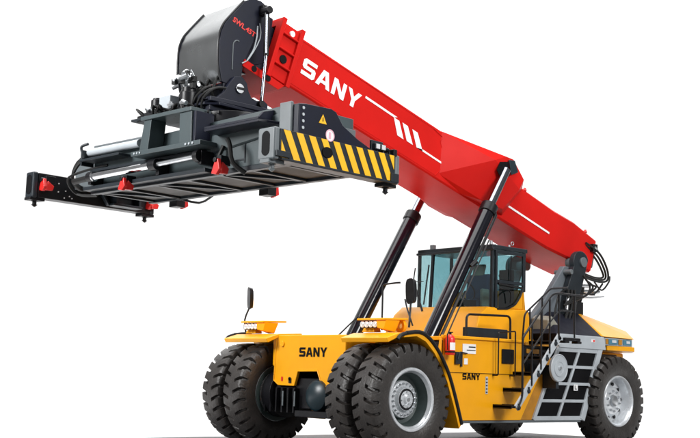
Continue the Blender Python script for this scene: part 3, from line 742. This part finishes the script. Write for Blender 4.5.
bm = B(); box(bm, 1.5,2.45,-.42,.42,5.75,6.45); hull(bm, [(2.02,s*.45,6.85) for s in (1,-1)]+[(2.35,s*.45,6.35) for s in (1,-1)]+[(1.6,s*.42,6.75) for s in (1,-1)]+[(1.7,s*.42,6.0) for s in (1,-1)]+[(2.3,s*.45,5.8) for s in (1,-1)])
part('head_core', bm, NAVY, head, bevel=.01)
bm = B()
for e in (1, -1):
    tube(bm, [(x+.006, .53*e, z+.006) for x, z in edge], .018, smooth=2)
part('cover_edge', bm, BLACK, head)
bm = B(); rail(bm, [(2.47,.565,5.72),(2.47,.565,6.14),(2.40,.565,6.20),(2.36,.565,6.18)], .010, .04); part('side_bead', bm, MGREY, head)
bm = B(); rail(bm, [(2.02,.57,6.50),(2.05,.60,6.3),(2.10,.60,6.1),(2.22,.60,5.9)], .012, .06); tube(bm, [(1.98,.57,6.55),(2.0,.62,6.3),(2.18,.6,5.95),(2.3,.58,5.85)], .009); part('grease_pipe', bm, LGREY, head)
text('SWL.45T', REDPRINT, head, (2.50,.561,6.47), (-1,0,-.38), (-.38,0,1), .46, .085, bold=.03)
# tilt cylinders
for s in (1, -1):
    bm = B(); cyl(bm, (1.95,s*.70,6.70),(1.935,s*.70,6.02),.042,seg=20); cyl(bm, (1.95,s*.60,6.74),(1.95,s*.78,6.74),.06,seg=18); box(bm,1.90,1.99,s*.56-.06,s*.56+.10,6.68,6.84)
    tc = part('tilt_cylinder', bm, BLACK, root, bevel=.006)
    bm = B(); cyl(bm, (1.936,s*.70,6.04),(1.985,s*.70,5.30),.028,seg=20); cyl(bm,(1.975,s*.735,6.66),(1.96,s*.735,6.05),.018,seg=14); part('tilt_rod', bm, ROD, tc)

# ---- hoist cylinders
for s in (1, -1):
    p0, p1, p2 = Vector((-1.50,s*.95,1.72)), Vector((-3.09,s*.95,4.27)), Vector((-3.55,s*.95,5.00))
    bm = B(); cyl(bm, p0, p1, .135, seg=40)
    d = (p1-p0).normalized()
    lc = part('lift_cylinder', bm, GLOSS, root, smooth=30)
    bm = B(); cyl(bm, p1 - d*.16, p1 + d*.02, .158, seg=40); cyl(bm, p1 + d*.02, p1 + d*.05, .12, seg=40); part('gland_ring', bm, BLACK, lc, bevel=.01)
    bm = B(); cyl(bm, p1, p2, .083, seg=32); part('piston_rod', bm, ROD, lc)
    bm = B(); n = Vector((-d.z,0,d.x))*-1
    off = Vector((-.05, .15*s, -.10)) if s > 0 else Vector((-.05,-.15,-.10))
    tube(bm, [p0 + off + d*.2, p1 + off - d*.1, p1 + off*.6 + d*.0], .028, smooth=0); cyl(bm, p0+off*.8+d*1.75, p0+off*1.1+d*1.9, .05, seg=14)
    tube(bm, [p0 + off*1.5 + d*.2, p1 + off*1.4 - d*.6], .012, smooth=0)
    part('cylinder_pipe', bm, BLACK, lc)
    bm = B(); cyl(bm, p0-d*.12+Vector((0,-.14,0)), p0-d*.12+Vector((0,.14,0)), .17, seg=24); box(bm, -1.75,-1.25,s*.95-.2,s*.95-.14,1.3,1.75); box(bm, -1.75,-1.25,s*.95+.14,s*.95+.2,1.3,1.75)
    part('cylinder_foot', bm, NAVY, lc, bevel=.01)
bm = B(); tube(bm, [(-1.0,-.75,1.83),(-1.6,-.9,2.2),(-1.9,-.95,2.38)], .014); part('hose_stub', bm, RUBBER, root)

# ---- hoses at the boom foot
bm = B()
for k in range(3):
    o = .06*k
    tube(bm, [(-6.55,.56-o,3.98-o*.3),(-6.95,.60-o,3.80-o*.6),(-7.25,.58-o,3.50-o*.4),(-7.30,.55-o,3.28+o*.5),(-6.95,.58-o,3.22+o*.8),(-6.45,.62-o,3.26+o)], .022, smooth=5)
tube(bm, [(-6.75,.62,3.20),(-7.0,.62,3.05),(-7.28,.6,3.24),(-7.34,.58,3.36)], .018, smooth=5)
for k in range(3):
    tube(bm, [(-5.95-.1*k,.92,3.25-.08*k),(-6.15-.1*k,.94,3.05),(-6.0,.95,2.86),(-5.6,.95,2.80-.04*k),(-5.3,.95,2.62)], .020, smooth=5)
for k in range(5):
    o = .06*k
    tube(bm, [(-6.1-o,.65,3.05),(-6.05-o*.6,.7,2.8),(-5.9-o*.5,.68,2.5),(-5.8-o*.5,.6,2.2)], .022, smooth=4)
for k in range(3):
    tube(bm, [(-5.5-.1*k,.9,2.95),(-5.45-.12*k,.92,2.6),(-5.3-.1*k,.95,2.2)], .026, smooth=4)
tube(bm, [(-7.2,.5,3.2),(-6.8,.6,2.98),(-6.3,.7,2.92),(-5.6,.8,2.95),(-5.2,.9,2.8),(-5.0,.95,2.4)], .02, smooth=4)
part('hydraulic_hose', bm, RUBBER, root)
bm = B()
for p, q in (((-6.5,.66,3.1),(-6.2,.66,3.08)),((-6.6,.62,3.0),(-6.25,.62,2.98)),((-7.0,.55,3.02),(-6.75,.58,2.98)),((-6.05,.7,3.16),(-5.85,.72,3.3)),((-5.5,.9,2.8),(-5.42,.92,2.55)),((-6.9,.58,3.85),(-6.8,.58,3.92))): cyl(bm, p, q, .035, seg=12)
tube(bm, [(-7.1,.6,2.93),(-6.5,.7,2.86),(-5.9,.8,2.84),(-5.5,.85,2.86)], .02)
part('hose_coupling', bm, STEEL, root)
bm = B(); box(bm,-6.5,-5.9,.72,.82,2.90,2.93); box(bm,-6.2,-5.9,.6,.75,2.5,2.75); box(bm,-6.9,-6.75,.45,.6,3.82,3.98); cyl(bm,(-5.55,.85,2.3),(-5.5,.85,2.75),.07,seg=14)
part('hose_bracket', bm, BLACK, root, bevel=.008)
bm = B(); q = [bw(-.42,y,t) for y,t in ((-.45,.02),(-.45,.56),(.45,.56),(.45,.02))]; q2 = [bw(-.62,y,t) for y,t in ((-.38,.1),(-.38,.5),(.38,.5),(.38,.1))]; prism(bm, q, q2); part('boom_end_cap', bm, BLACK, boom, bevel=.02)

# ------------------------------------------------------------------ spreader (own turned frame)
bm = B(); hull(bm, [(x,y,z) for x in (-.6,.6) for y,z in ((-2.0,.0),(-2.0,.60),(2.72,.70),(2.72,-.08),(1.2,-.08),(-.6,-.02))])
sp = part('spreader', bm, GREY, root, bevel=.015, loc=(2.368,-.309,4.14), rot=(0,0,math.radians(3.77)))
def sub(name, bm, m, bevel=.008, smooth=35, **k): return part(name, bm, m, sp, bevel=bevel, smooth=smooth, **k)
bm = B(); box(bm, -.42,.42,-2.81,-1.99,.03,.44); box(bm, -.5,.5,2.68,2.86,-.08,.50); sub('telescopic_beam', bm, MGREY)
bm = B(); box(bm, -.58,.58,-1.97,2.66,-.103,-.083); sub('belly_plate', bm, TAN)
bm = B()
for x in (-.60,.56): box(bm, x-.03,x+.07,-2.0,2.72,-.15,-.08)
for y in (-1.9,-1.2,-.45,.35,1.1,1.8,2.5): box(bm, -.6,.6,y,y+.07,-.14,-.104)
for y in (-1.9,-.45,1.1):
    prism(bm, [(.5,y+.1,-.14),(.5,y+.18,-.14),(-.5,y+.78,-.14),(-.5,y+.70,-.14)], [(.5,y+.1,-.105),(.5,y+.18,-.105),(-.5,y+.78,-.105),(-.5,y+.70,-.105)])
sub('belly_rib', bm, DGREY)
# raised near half of the housing, angled blade
bm = B(); box(bm,.602,.612,1.75,1.77,-.02,.36); box(bm,.602,.612,1.3,1.75,.02,.04); part('weld_seam', bm, DGREY, sp)
bm = B(); hull(bm, [(.61,1.05,.18),(.61,2.60,.34),(.61,1.05,.44),(.61,2.6,.60),(.64,1.05,.20),(.64,2.60,.36),(.64,1.05,.44),(.64,2.6,.60)])
sub('stiffener_plate', bm, GREY)
bm = B(); pxy(bm, [(.61,1.18),(.95,1.25),(.95,2.40),(.61,2.52)], .43,.465); prism(bm, [(.61,2.30,.465),(.93,2.30,.465),(.80,2.30,.60),(.61,2.30,.66)], [(.61,2.34,.465),(.93,2.34,.465),(.80,2.34,.60),(.61,2.34,.66)]); box(bm,.935,.95,1.25,2.40,.465,.50); sub('overhang_blade', bm, NAVY, bevel=.005)
bm = B(); box(bm, -.6,.62,-2.0,-.6,.625,.66); sub('cover_plate', bm, MGREY)
bm = B(); cyl(bm, (.70,-2.0,.53),(.70,-.62,.53),.062,seg=24); sub('pale_roller', bm, LGREY)
bm = B(); box(bm, .60,.86,-2.05,-.95,.36,.40); box(bm,.60,.84,-2.04,-2.0,.3,.56); rail(bm,[(.8,-2.0,.42),(.84,-2.05,.62),(.78,-1.92,.66)],.025,.05); sub('roller_tray', bm, DGREY)
# rotator frame
bm = B(); box(bm, .55,.95,-.50,1.17,.26,.33); sub('lower_rail', bm, GREY)
bm = B(); box(bm, .5,.93,-.32,.90,.80,.86); sub('upper_rail', bm, GREY)
bm = B(); prism(bm, [(.9,-.26,.80),(.9,-.08,.80),(.9,-.14,.33),(.9,-.36,.33)], [(.62,-.26,.80),(.62,-.08,.80),(.62,-.14,.33),(.62,-.36,.33)]); sub('frame_post', bm, GREY)
bm = B(); prism(bm, [(.9,.60,.80),(.9,.88,.80),(.9,.90,.33),(.9,.62,.33)], [(.70,.60,.80),(.70,.88,.80),(.70,.90,.33),(.70,.62,.33)]); sub('frame_post', bm, GREY)
bm = B(); pxz(bm, [(.88,.33),(.88,.80),(-.6,.80),(-.75,.33)], .905,.96); box(bm, -.70,-.55,.1,1.5,.6,.80); box(bm, -.6,.3,.96,1.5,.62,.80)
sub('cradle', bm, NAVY)
bm = B(); pxy(bm, [(.66,.05),(.66,.86),(.5,1.02),(-.6,1.02),(-.75,.8),(-.7,-.6),(.2,-.6)], .945,.99); pxy(bm, [(.60,.0),(.60,.92),(-.5,.92),(-.5,-.5),(.3,-.5)], .865,.944)
sub('platform', bm, NAVY)
bm = B()
for k in range(14):
    a = -.9 + k*.2; cyl(bm, (.05+.78*math.cos(a), .55+.62*math.sin(a), .80), (.05+.78*math.cos(a), .55+.62*math.sin(a), .85), .02, seg=8)
cyl(bm, (.0,.75,.62),(.0,.75,.86),.58,seg=40)
sub('slew_ring', bm, BLACK)
bm = B()
for k in range(3): cyl(bm, (.952,-.40+.07*k,.295),(.962,-.40+.07*k,.295),.016,seg=8); cyl(bm,(.952,.85+.08*k,.295),(.965,.85+.08*k,.295),.018,seg=8)
sub('frame_bolt', bm, LGREY, bevel=0)
# side-shift cylinder
bm = B(); cyl(bm, (.84,-1.62,.08),(.84,-.1,.10),.062,seg=24); cyl(bm,(.84,-1.7,.08),(.84,-1.6,.08),.08,seg=20); sc_ = sub('shift_cylinder', bm, CHROME, bevel=0)
bm = B(); cyl(bm, (.84,-.12,.10),(.84,.05,.10),.085,seg=24); cyl(bm,(.84,-1.75,.08),(.84,-1.62,.08),.085,seg=16); cyl(bm,(.84,.96,.12),(.84,1.06,.12),.09,seg=20); box(bm,.58,.84,-1.78,-1.70,-.04,.16); box(bm,.58,.84,1.0,1.08,0,.2); box(bm, .6,.8,-.05,.03,-.05,.2)
sub('cylinder_clevis', bm, BLACK)
bm = B(); cyl(bm, (.84,.04,.10),(.84,.98,.12),.038,seg=20); sub('shift_rod', bm, STEEL, bevel=0)
bm = B(); box(bm, .60,.78,-2.0,1.1,-.11,-.05); box(bm,.60,.70,-1.95,.9,.20,.25); sub('cylinder_tray', bm, DGREY)
# end beams
for s in (1, -1):
    y0, y1 = (2.80, 3.04) if s > 0 else (-3.04, -2.80)
    bm = B(); box(bm, -1.16,1.12,y0,y1,-.19,.222)
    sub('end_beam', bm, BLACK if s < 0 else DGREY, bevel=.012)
    # end castings with an oblong opening on the front face
    for e in (1, -1):
        xo = 1.12 if e > 0 else -1.16
        bm = B(); w0, w1 = (y0-.09, y1) if s > 0 else (y0, y1)
        x0, x1 = sorted((xo, xo + e*.10)); box(bm, x0, x1, w0, w1+.003, -.20, .235)
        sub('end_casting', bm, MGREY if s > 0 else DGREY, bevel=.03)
        bm = B(); yc = (w0+w1)/2; xx = xo + e*.10
        pts = [(yc + .075*math.cos(a), .02 + .075*math.sin(a) + (.09 if math.sin(a) > 0 else -.09)) for a in [2*PI*k/24 for k in range(24)]]
        pyz(bm, pts, xx - .01, xx + e*.006); sub('casting_hole', bm, BPRINT, bevel=0)
        bm = B(); xc = xo - e*.02
        cyl(bm, (xc,yc,-.20),(xc,yc,-.25),.055,seg=16); cyl(bm,(xc,yc,-.25),(xc,yc,-.30),.035,seg=12); hull(bm, [(xc-.05,yc-.03,-.30),(xc+.05,yc-.03,-.30),(xc-.05,yc+.03,-.30),(xc+.05,yc+.03,-.30),(xc-.025,yc-.02,-.345),(xc+.025,yc+.02,-.345)]); box(bm, xc-.14,xc+.14,yc-.09,yc+.09,-.24,-.19)
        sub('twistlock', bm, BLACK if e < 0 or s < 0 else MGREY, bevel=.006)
bm = B()   # stripes of the near end beam, clipped to the plate
L0, L1, H0, H1 = 1.10, -1.13, -.165, .212
pitch, wy, sl = .232, .125, .20
x = L0 + .20
def clip(poly):
    out = []
    for i in range(len(poly)):
        a, b = poly[i], poly[(i+1) % len(poly)]
        for_in = lambda p: L1 <= p[0] <= L0
        if for_in(a): out.append(a)
        for X in (L0, L1):
            if (a[0]-X)*(b[0]-X) < 0:
                t = (X-a[0])/(b[0]-a[0]); out.append((X, a[1]+(b[1]-a[1])*t))
    return out
while x > L1 - .1:
    q = clip([(x,H1),(x-wy,H1),(x-wy-sl,H0),(x-sl,H0)])
    if len(q) > 2:
        c = (sum(p[0] for p in q)/len(q), sum(p[1] for p in q)/len(q)); q.sort(key=lambda p: math.atan2(p[1]-c[1], p[0]-c[0]))
        pxz(bm, q, 3.041, 3.046)
    x -= pitch
sub('hazard_stripe', bm, HAZY, bevel=0, smooth=0)
bm = B(); pts = [(.25+.10*math.cos(a)*1.0, .035+.075*math.sin(a)) for a in [2*PI*k/24 for k in range(24)]]; pxz(bm, pts, 3.046,3.056); sub('side_opening', bm, BPRINT, bevel=0)
bm = B(); box(bm, .95,1.20,3.045,3.075,-.16,-.08); box(bm,-1.22,-1.05,3.045,3.07,-.18,-.05); sub('corner_pad', bm, DGREY)
bm = B(); box(bm, -1.2,1.1,3.04,3.06,-.20,-.165); sub('beam_lip', bm, DGREY)
# upright gusset on the near end beam
bm = B(); pxz(bm, [(.80,.20),(.80,.62),(.66,.64),(.18,.66),(.08,.63),(-.06,.47),(-.36,.33),(-.70,.215)], 2.88,3.035); gs = sub('end_gusset', bm, NAVY, bevel=.015)
bm = B(); box(bm, .79,.84,2.70,2.93,.18,.66); box(bm,.60,.80,2.70,2.76,.15,.62); sub('gusset_flange', bm, MGREY, bevel=.015)
bm = B()
for k in range(4): cyl(bm, (.72,3.036,.30+.09*k),(.72,3.048,.30+.09*k),.022,seg=12)
sub('gusset_bolt', bm, LGREY, bevel=0)
bm = B(); pxz(bm, [(.42,.42),(.27,.42),(.345,.55)][::-1], 3.037,3.041); sub('warning_triangle', bm, HAZY, bevel=0)
bm = B(); pxz(bm, [(.355,.45),(.335,.45),(.34,.51),(.35,.51)], 3.0415,3.0435); sub('triangle_mark', bm, BPRINT, bevel=0)
bm = B(); cyl(bm, (.20,3.037,.28),(.20,3.041,.28),.085,seg=28); sub('round_sticker', bm, WHITE, bevel=0)
bm = B(); lathe(bm, [(.07,.0),(.085,.0),(.085,.003),(.07,.003),(.07,0)], 28)
for v in bm.verts: v.co += Vector((.20,3.0415,.28))
sub('sticker_ring', bm, PINK, bevel=0)
text('1', PINK, sp, (.222,3.0412,.235), (-1,0,0), (0,0,1), .04, .09, name='sticker_numeral')
# hook and twin lamps at the rear top
bm = B(); rail(bm, [(-.98,2.95,.20),(-.98,2.95,.30),(-1.12,2.95,.30),(-1.12,2.95,.24)], .03, .05); box(bm,-1.2,-1.12,2.85,3.04,.2,.31); sub('rear_hook', bm, BLACK)
bm = B()
for xx in (-.82,-.94): box(bm, xx-.05,xx+.05,2.93,3.0,.26,.35)
box(bm, -1.0,-.75,2.9,2.94,.24,.40); sub('beam_lamp', bm, DGREY)
bm = B()
for xx in (-.82,-.94): box(bm, xx-.04,xx+.04,3.001,3.012,.27,.34)
sub('beam_lamp_lens', bm, LENS)
# red guide flags
def flag(x, y, z, h=.22, box_h=0):
    bm = B(); pts = [(y-.09,z-h*.5),(y+.02,z-h*.62),(y+.09,z-h*.25),(y+.05,z+h*.5),(y-.02,z+h*.35)]
    pyz(bm, pts, x-.02, x+.04); pxz(bm, [(x,z-h*.55),(x-.14,z-h*.5),(x-.16,z-.02),(x-.04,z+h*.3)], y+.02, y+.075)
    sub('guide_flag', bm, REDP, bevel=.012)
    bm = B(); cyl(bm, (x-.05,y,z+h*.4),(x+.06,y,z+h*.4),.035,seg=14); box(bm, x-.2,x-.02,y-.05,y+.05,z+h*.1,z+h*.75); sub('flag_hinge', bm, BLACK, bevel=.006)
flag(.90,-.72,-.13,.18); flag(.90,1.52,-.09,.21)
flag(1.06,-2.74,.03,.19); flag(-1.10,-2.74,-.01,.19)
bm = B(); tube(bm, [(.80,1.60,.30),(.86,1.72,.20),(.84,1.78,-.06),(.7,1.9,-.2)], .035); tube(bm, [(.66,1.35,.26),(.72,1.30,.0),(.6,1.36,-.16)], .03); sub('black_tube', bm, RUBBER, bevel=0)
for y in (-1.45, .80):
    bm = B(); box(bm, -.80,-.62,y-.09,y+.12,-.24,.10); sub('guide_block', bm, BLACK)
    bm = B(); pxz(bm, [(-.80,-.26),(-.92,-.20),(-.90,-.06),(-.80,.0)], y-.02,y+.06); box(bm,-.78,-.72,y+.121,y+.135,-.02,.04); sub('guide_flag', bm, REDP, bevel=.01)
bm = B(); tube(bm, [(-.5,-1.2,-.12),(-.75,-.9,-.2),(-.7,-.5,-.12)], .02); sub('hose_loop', bm, RUBBER, bevel=0)
# inner face fittings of the far end beam
bm = B()
for xx, zz in ((.74,.09),(.74,-.05),(.60,-.02),(.52,-.10),(.62,-.14),(.44,-.01),(.47,-.13),(-.86,-.0)): cyl(bm, (xx,-2.80,zz),(xx,-2.785,zz),.010,seg=10)
sub('beam_bolt', bm, WHITE, bevel=0)
bm = B(); box(bm, -.82,-.22,-2.795,-2.55,-.17,-.13); box(bm,-.82,-.22,-2.795,-2.60,.05,.09); box(bm,-.82,-.78,-2.795,-2.6,-.15,.07); box(bm,-.30,-.26,-2.795,-2.55,-.15,.07)
prism(bm, [(.05,-2.795,.17),(.0,-2.795,.17),(-.28,-2.795,-.17),(-.22,-2.795,-.17)], [(.05,-2.70,.17),(.0,-2.70,.17),(-.28,-2.70,-.17),(-.22,-2.70,-.17)])
sub('beam_socket', bm, DGREY)
bm = B()
for k in range(4):
    o = .05*k; tube(bm, [(.55,-1.9+o,.5),(.75,-2.15,.38+o*.4),(.80,-2.30,.12+o*.3),(.5,-2.55,-.0+o*.4),(.15,-2.75,.06)], .024, smooth=4)
tube(bm, [(.6,-1.6,.30),(.75,-2.1,.22),(.85,-2.36,.10),(.6,-2.45,-.10),(.5,-2.0,-.15)], .022, smooth=4)
cyl(bm, (.8,-1.85,.08),(.8,-2.25,.06),.05,seg=14)
sub('drag_hose', bm, RUBBER, bevel=0)
# rotate motors and valves on the platform
def shift(bm):
    for v in bm.verts: v.co += Vector((0,.44,-.19))
bm = B(); box(bm, .50,.88,-1.08,-.72,1.02,1.06); box(bm,.5,.8,-.78,-.72,.95,1.02); shift(bm); sub('motor_shelf', bm, DGREY)
bm = B(); cyl(bm, (.66,.05,1.05),(.66,.05,1.36),.135,seg=24); cyl(bm,(.66,.05,1.36),(.66,.05,1.44),.105,seg=20); box(bm,.52,.80,-.10,.20,1.05,1.12)
shift(bm); m1 = sub('slew_motor', bm, BLACK)
bm = B(); cyl(bm, (.66,-.70,1.12),(.66,-.70,1.35),.11,seg=20); cyl(bm,(.66,-.70,1.35),(.66,-.70,1.38),.085,seg=16); box(bm,.5,.86,-.84,-.50,1.05,1.13); box(bm,.6,.86,-.95,-.78,1.0,1.1)
shift(bm); sub('pump_motor', bm, BLACK)
bm = B(); box(bm, .60,.78,-.52,-.25,1.14,1.36); shift(bm); sub('terminal_box', bm, LGREY, bevel=.015)
rnd = random.Random(4)
bm = B()
for k in range(16):
    c = Vector((.66 + rnd.uniform(-.14,.14), -.02 + rnd.uniform(-.15,.13), 1.44 + rnd.uniform(0,.26))); d = Vector((rnd.uniform(-1,1), rnd.uniform(-1,1), rnd.uniform(-.6,1))).normalized()*rnd.uniform(.04,.09)
    cyl(bm, c-d, c+d, rnd.uniform(.02,.045), seg=10)
for k in range(8):
    c = Vector((.86 + rnd.uniform(-.05,.05), rnd.uniform(-.7,.25), 1.09 + rnd.uniform(0,.08))); d = Vector((0, rnd.uniform(-1,1), rnd.uniform(-.4,.4))).normalized()*.05
    cyl(bm, c-d, c+d, rnd.uniform(.02,.035), seg=10)
shift(bm); sub('hose_fitting', bm, STEEL, bevel=0, kind='stuff')
bm = B()
for k in range(12):
    c = Vector((.66 + rnd.uniform(-.17,.17), .0 + rnd.uniform(-.2,.2), 1.40 + rnd.uniform(0,.26))); box(bm, c.x-.03,c.x+.03,c.y-.04,c.y+.04,c.z-.04,c.z+.04)
for k in range(14):
    a = Vector((.8+rnd.uniform(-.1,.1), rnd.uniform(-.85,.25), 1.06)); tube(bm, [a, a+Vector((rnd.uniform(-.1,.1),rnd.uniform(-.15,.15),.12)), a+Vector((-.1,rnd.uniform(-.2,.2),.05))], .018)
for k in range(4):
    y = .12 + .10*k; h = rnd.uniform(.34,.50)
    tube(bm, [(.62,y-.10,1.06),(.66,y-.02,1.06+h*.5),(.50,y+.05,1.06+h),(.25,y+.06,1.10+h)], .020, smooth=5)
shift(bm); sub('motor_hose', bm, RUBBER, bevel=0, kind='stuff')
# bracket plates that carry the spreader under the boom head
for s in (1, -1):
    bm = B()
    pts = [(3.02,5.155),(2.78,5.22),(2.66,5.32),(2.57,5.47),(2.47,5.60),(2.33,5.62),(2.24,5.54),(2.20,5.42),(2.14,5.33),(2.03,5.30),(1.90,5.33),(1.82,5.28),(1.82,5.16),(2.1,5.14)]
    pxz(bm, pts, s*.58, s*.65)
    hb = part('hanger_bracket', bm, NAVY, root, bevel=.01)
    bm = B(); cyl(bm, (2.38,s*.42,5.42),(2.38,s*.685,5.42),.075,seg=24); part('pivot_pin', bm, STEEL, hb, bevel=.01)
    bm = B(); box(bm, 2.31,2.45,s*.69-.005,s*.69+.005,5.40,5.44); cyl(bm,(1.985,s*.65,5.25),(1.985,s*.72,5.25),.05,seg=16); part('pin_keeper', bm, BLACK, hb, bevel=.004)
bm = B(); box(bm, 1.7,2.95,-.75,.72,5.13,5.20); box(bm, 2.2,2.6,-.55,.55,5.2,5.5); part('hanger_base', bm, NAVY, root, bevel=.012)
bm = B()
for k in range(5):
    y = -.45 + .22*k; tube(bm, [(2.62,y,5.22),(2.74,y+.03,5.32),(2.70,y+.05,5.50),(2.55,y,5.75)], .022, smooth=5)
part('head_hose', bm, RUBBER, root)

# ------------------------------------------------------------------ fire extinguisher (lifts off its bracket)
ex = bpy.data.objects.new('fire_extinguisher', None); C.objects.link(ex); ex.location = (-1.39,1.60,1.56)
ex['label'] = 'small red fire extinguisher on the yellow side panel behind the front fender'; ex['category'] = 'fire extinguisher'
bm = B(); lathe(bm, [(0,0),(.07,0),(.08,.02),(.08,.25),(.065,.30),(.03,.33),(.0,.33)], 24)
for v in bm.verts: v.co = Vector((v.co.x, v.co.z, v.co.y))
body = part('cylinder_body', bm, REDP, ex)
bm = B(); cyl(bm, (0,0,.33),(0,0,.37),.02,seg=12); box(bm,-.05,.03,-.012,.012,.36,.375); tube(bm,[(.02,.0,.35),(.09,.02,.34),(.10,.03,.2),(.095,.03,.08)],.009); part('valve_handle', bm, BLACK, ex)
bm = B(); pts = [(math.cos(a)*.082, math.sin(a)*.082) for a in [math.radians(40+10*k) for k in range(13)]]
for (a, b) in zip(pts, pts[1:]): f = bm.faces.new([bm.verts.new(p) for p in ((a[0],a[1],.08),(b[0],b[1],.08),(b[0],b[1],.20),(a[0],a[1],.20))])
part('white_label', bm, WHITE, ex)
bm = B(); lathe(bm, [(.0815,-.012),(.086,-.012),(.086,.012),(.0815,.012),(.0815,-.012)], 24)
for v in bm.verts: v.co = Vector((v.co.x, v.co.z, v.co.y+.05))
part('strap', bm, BLACK, ex)
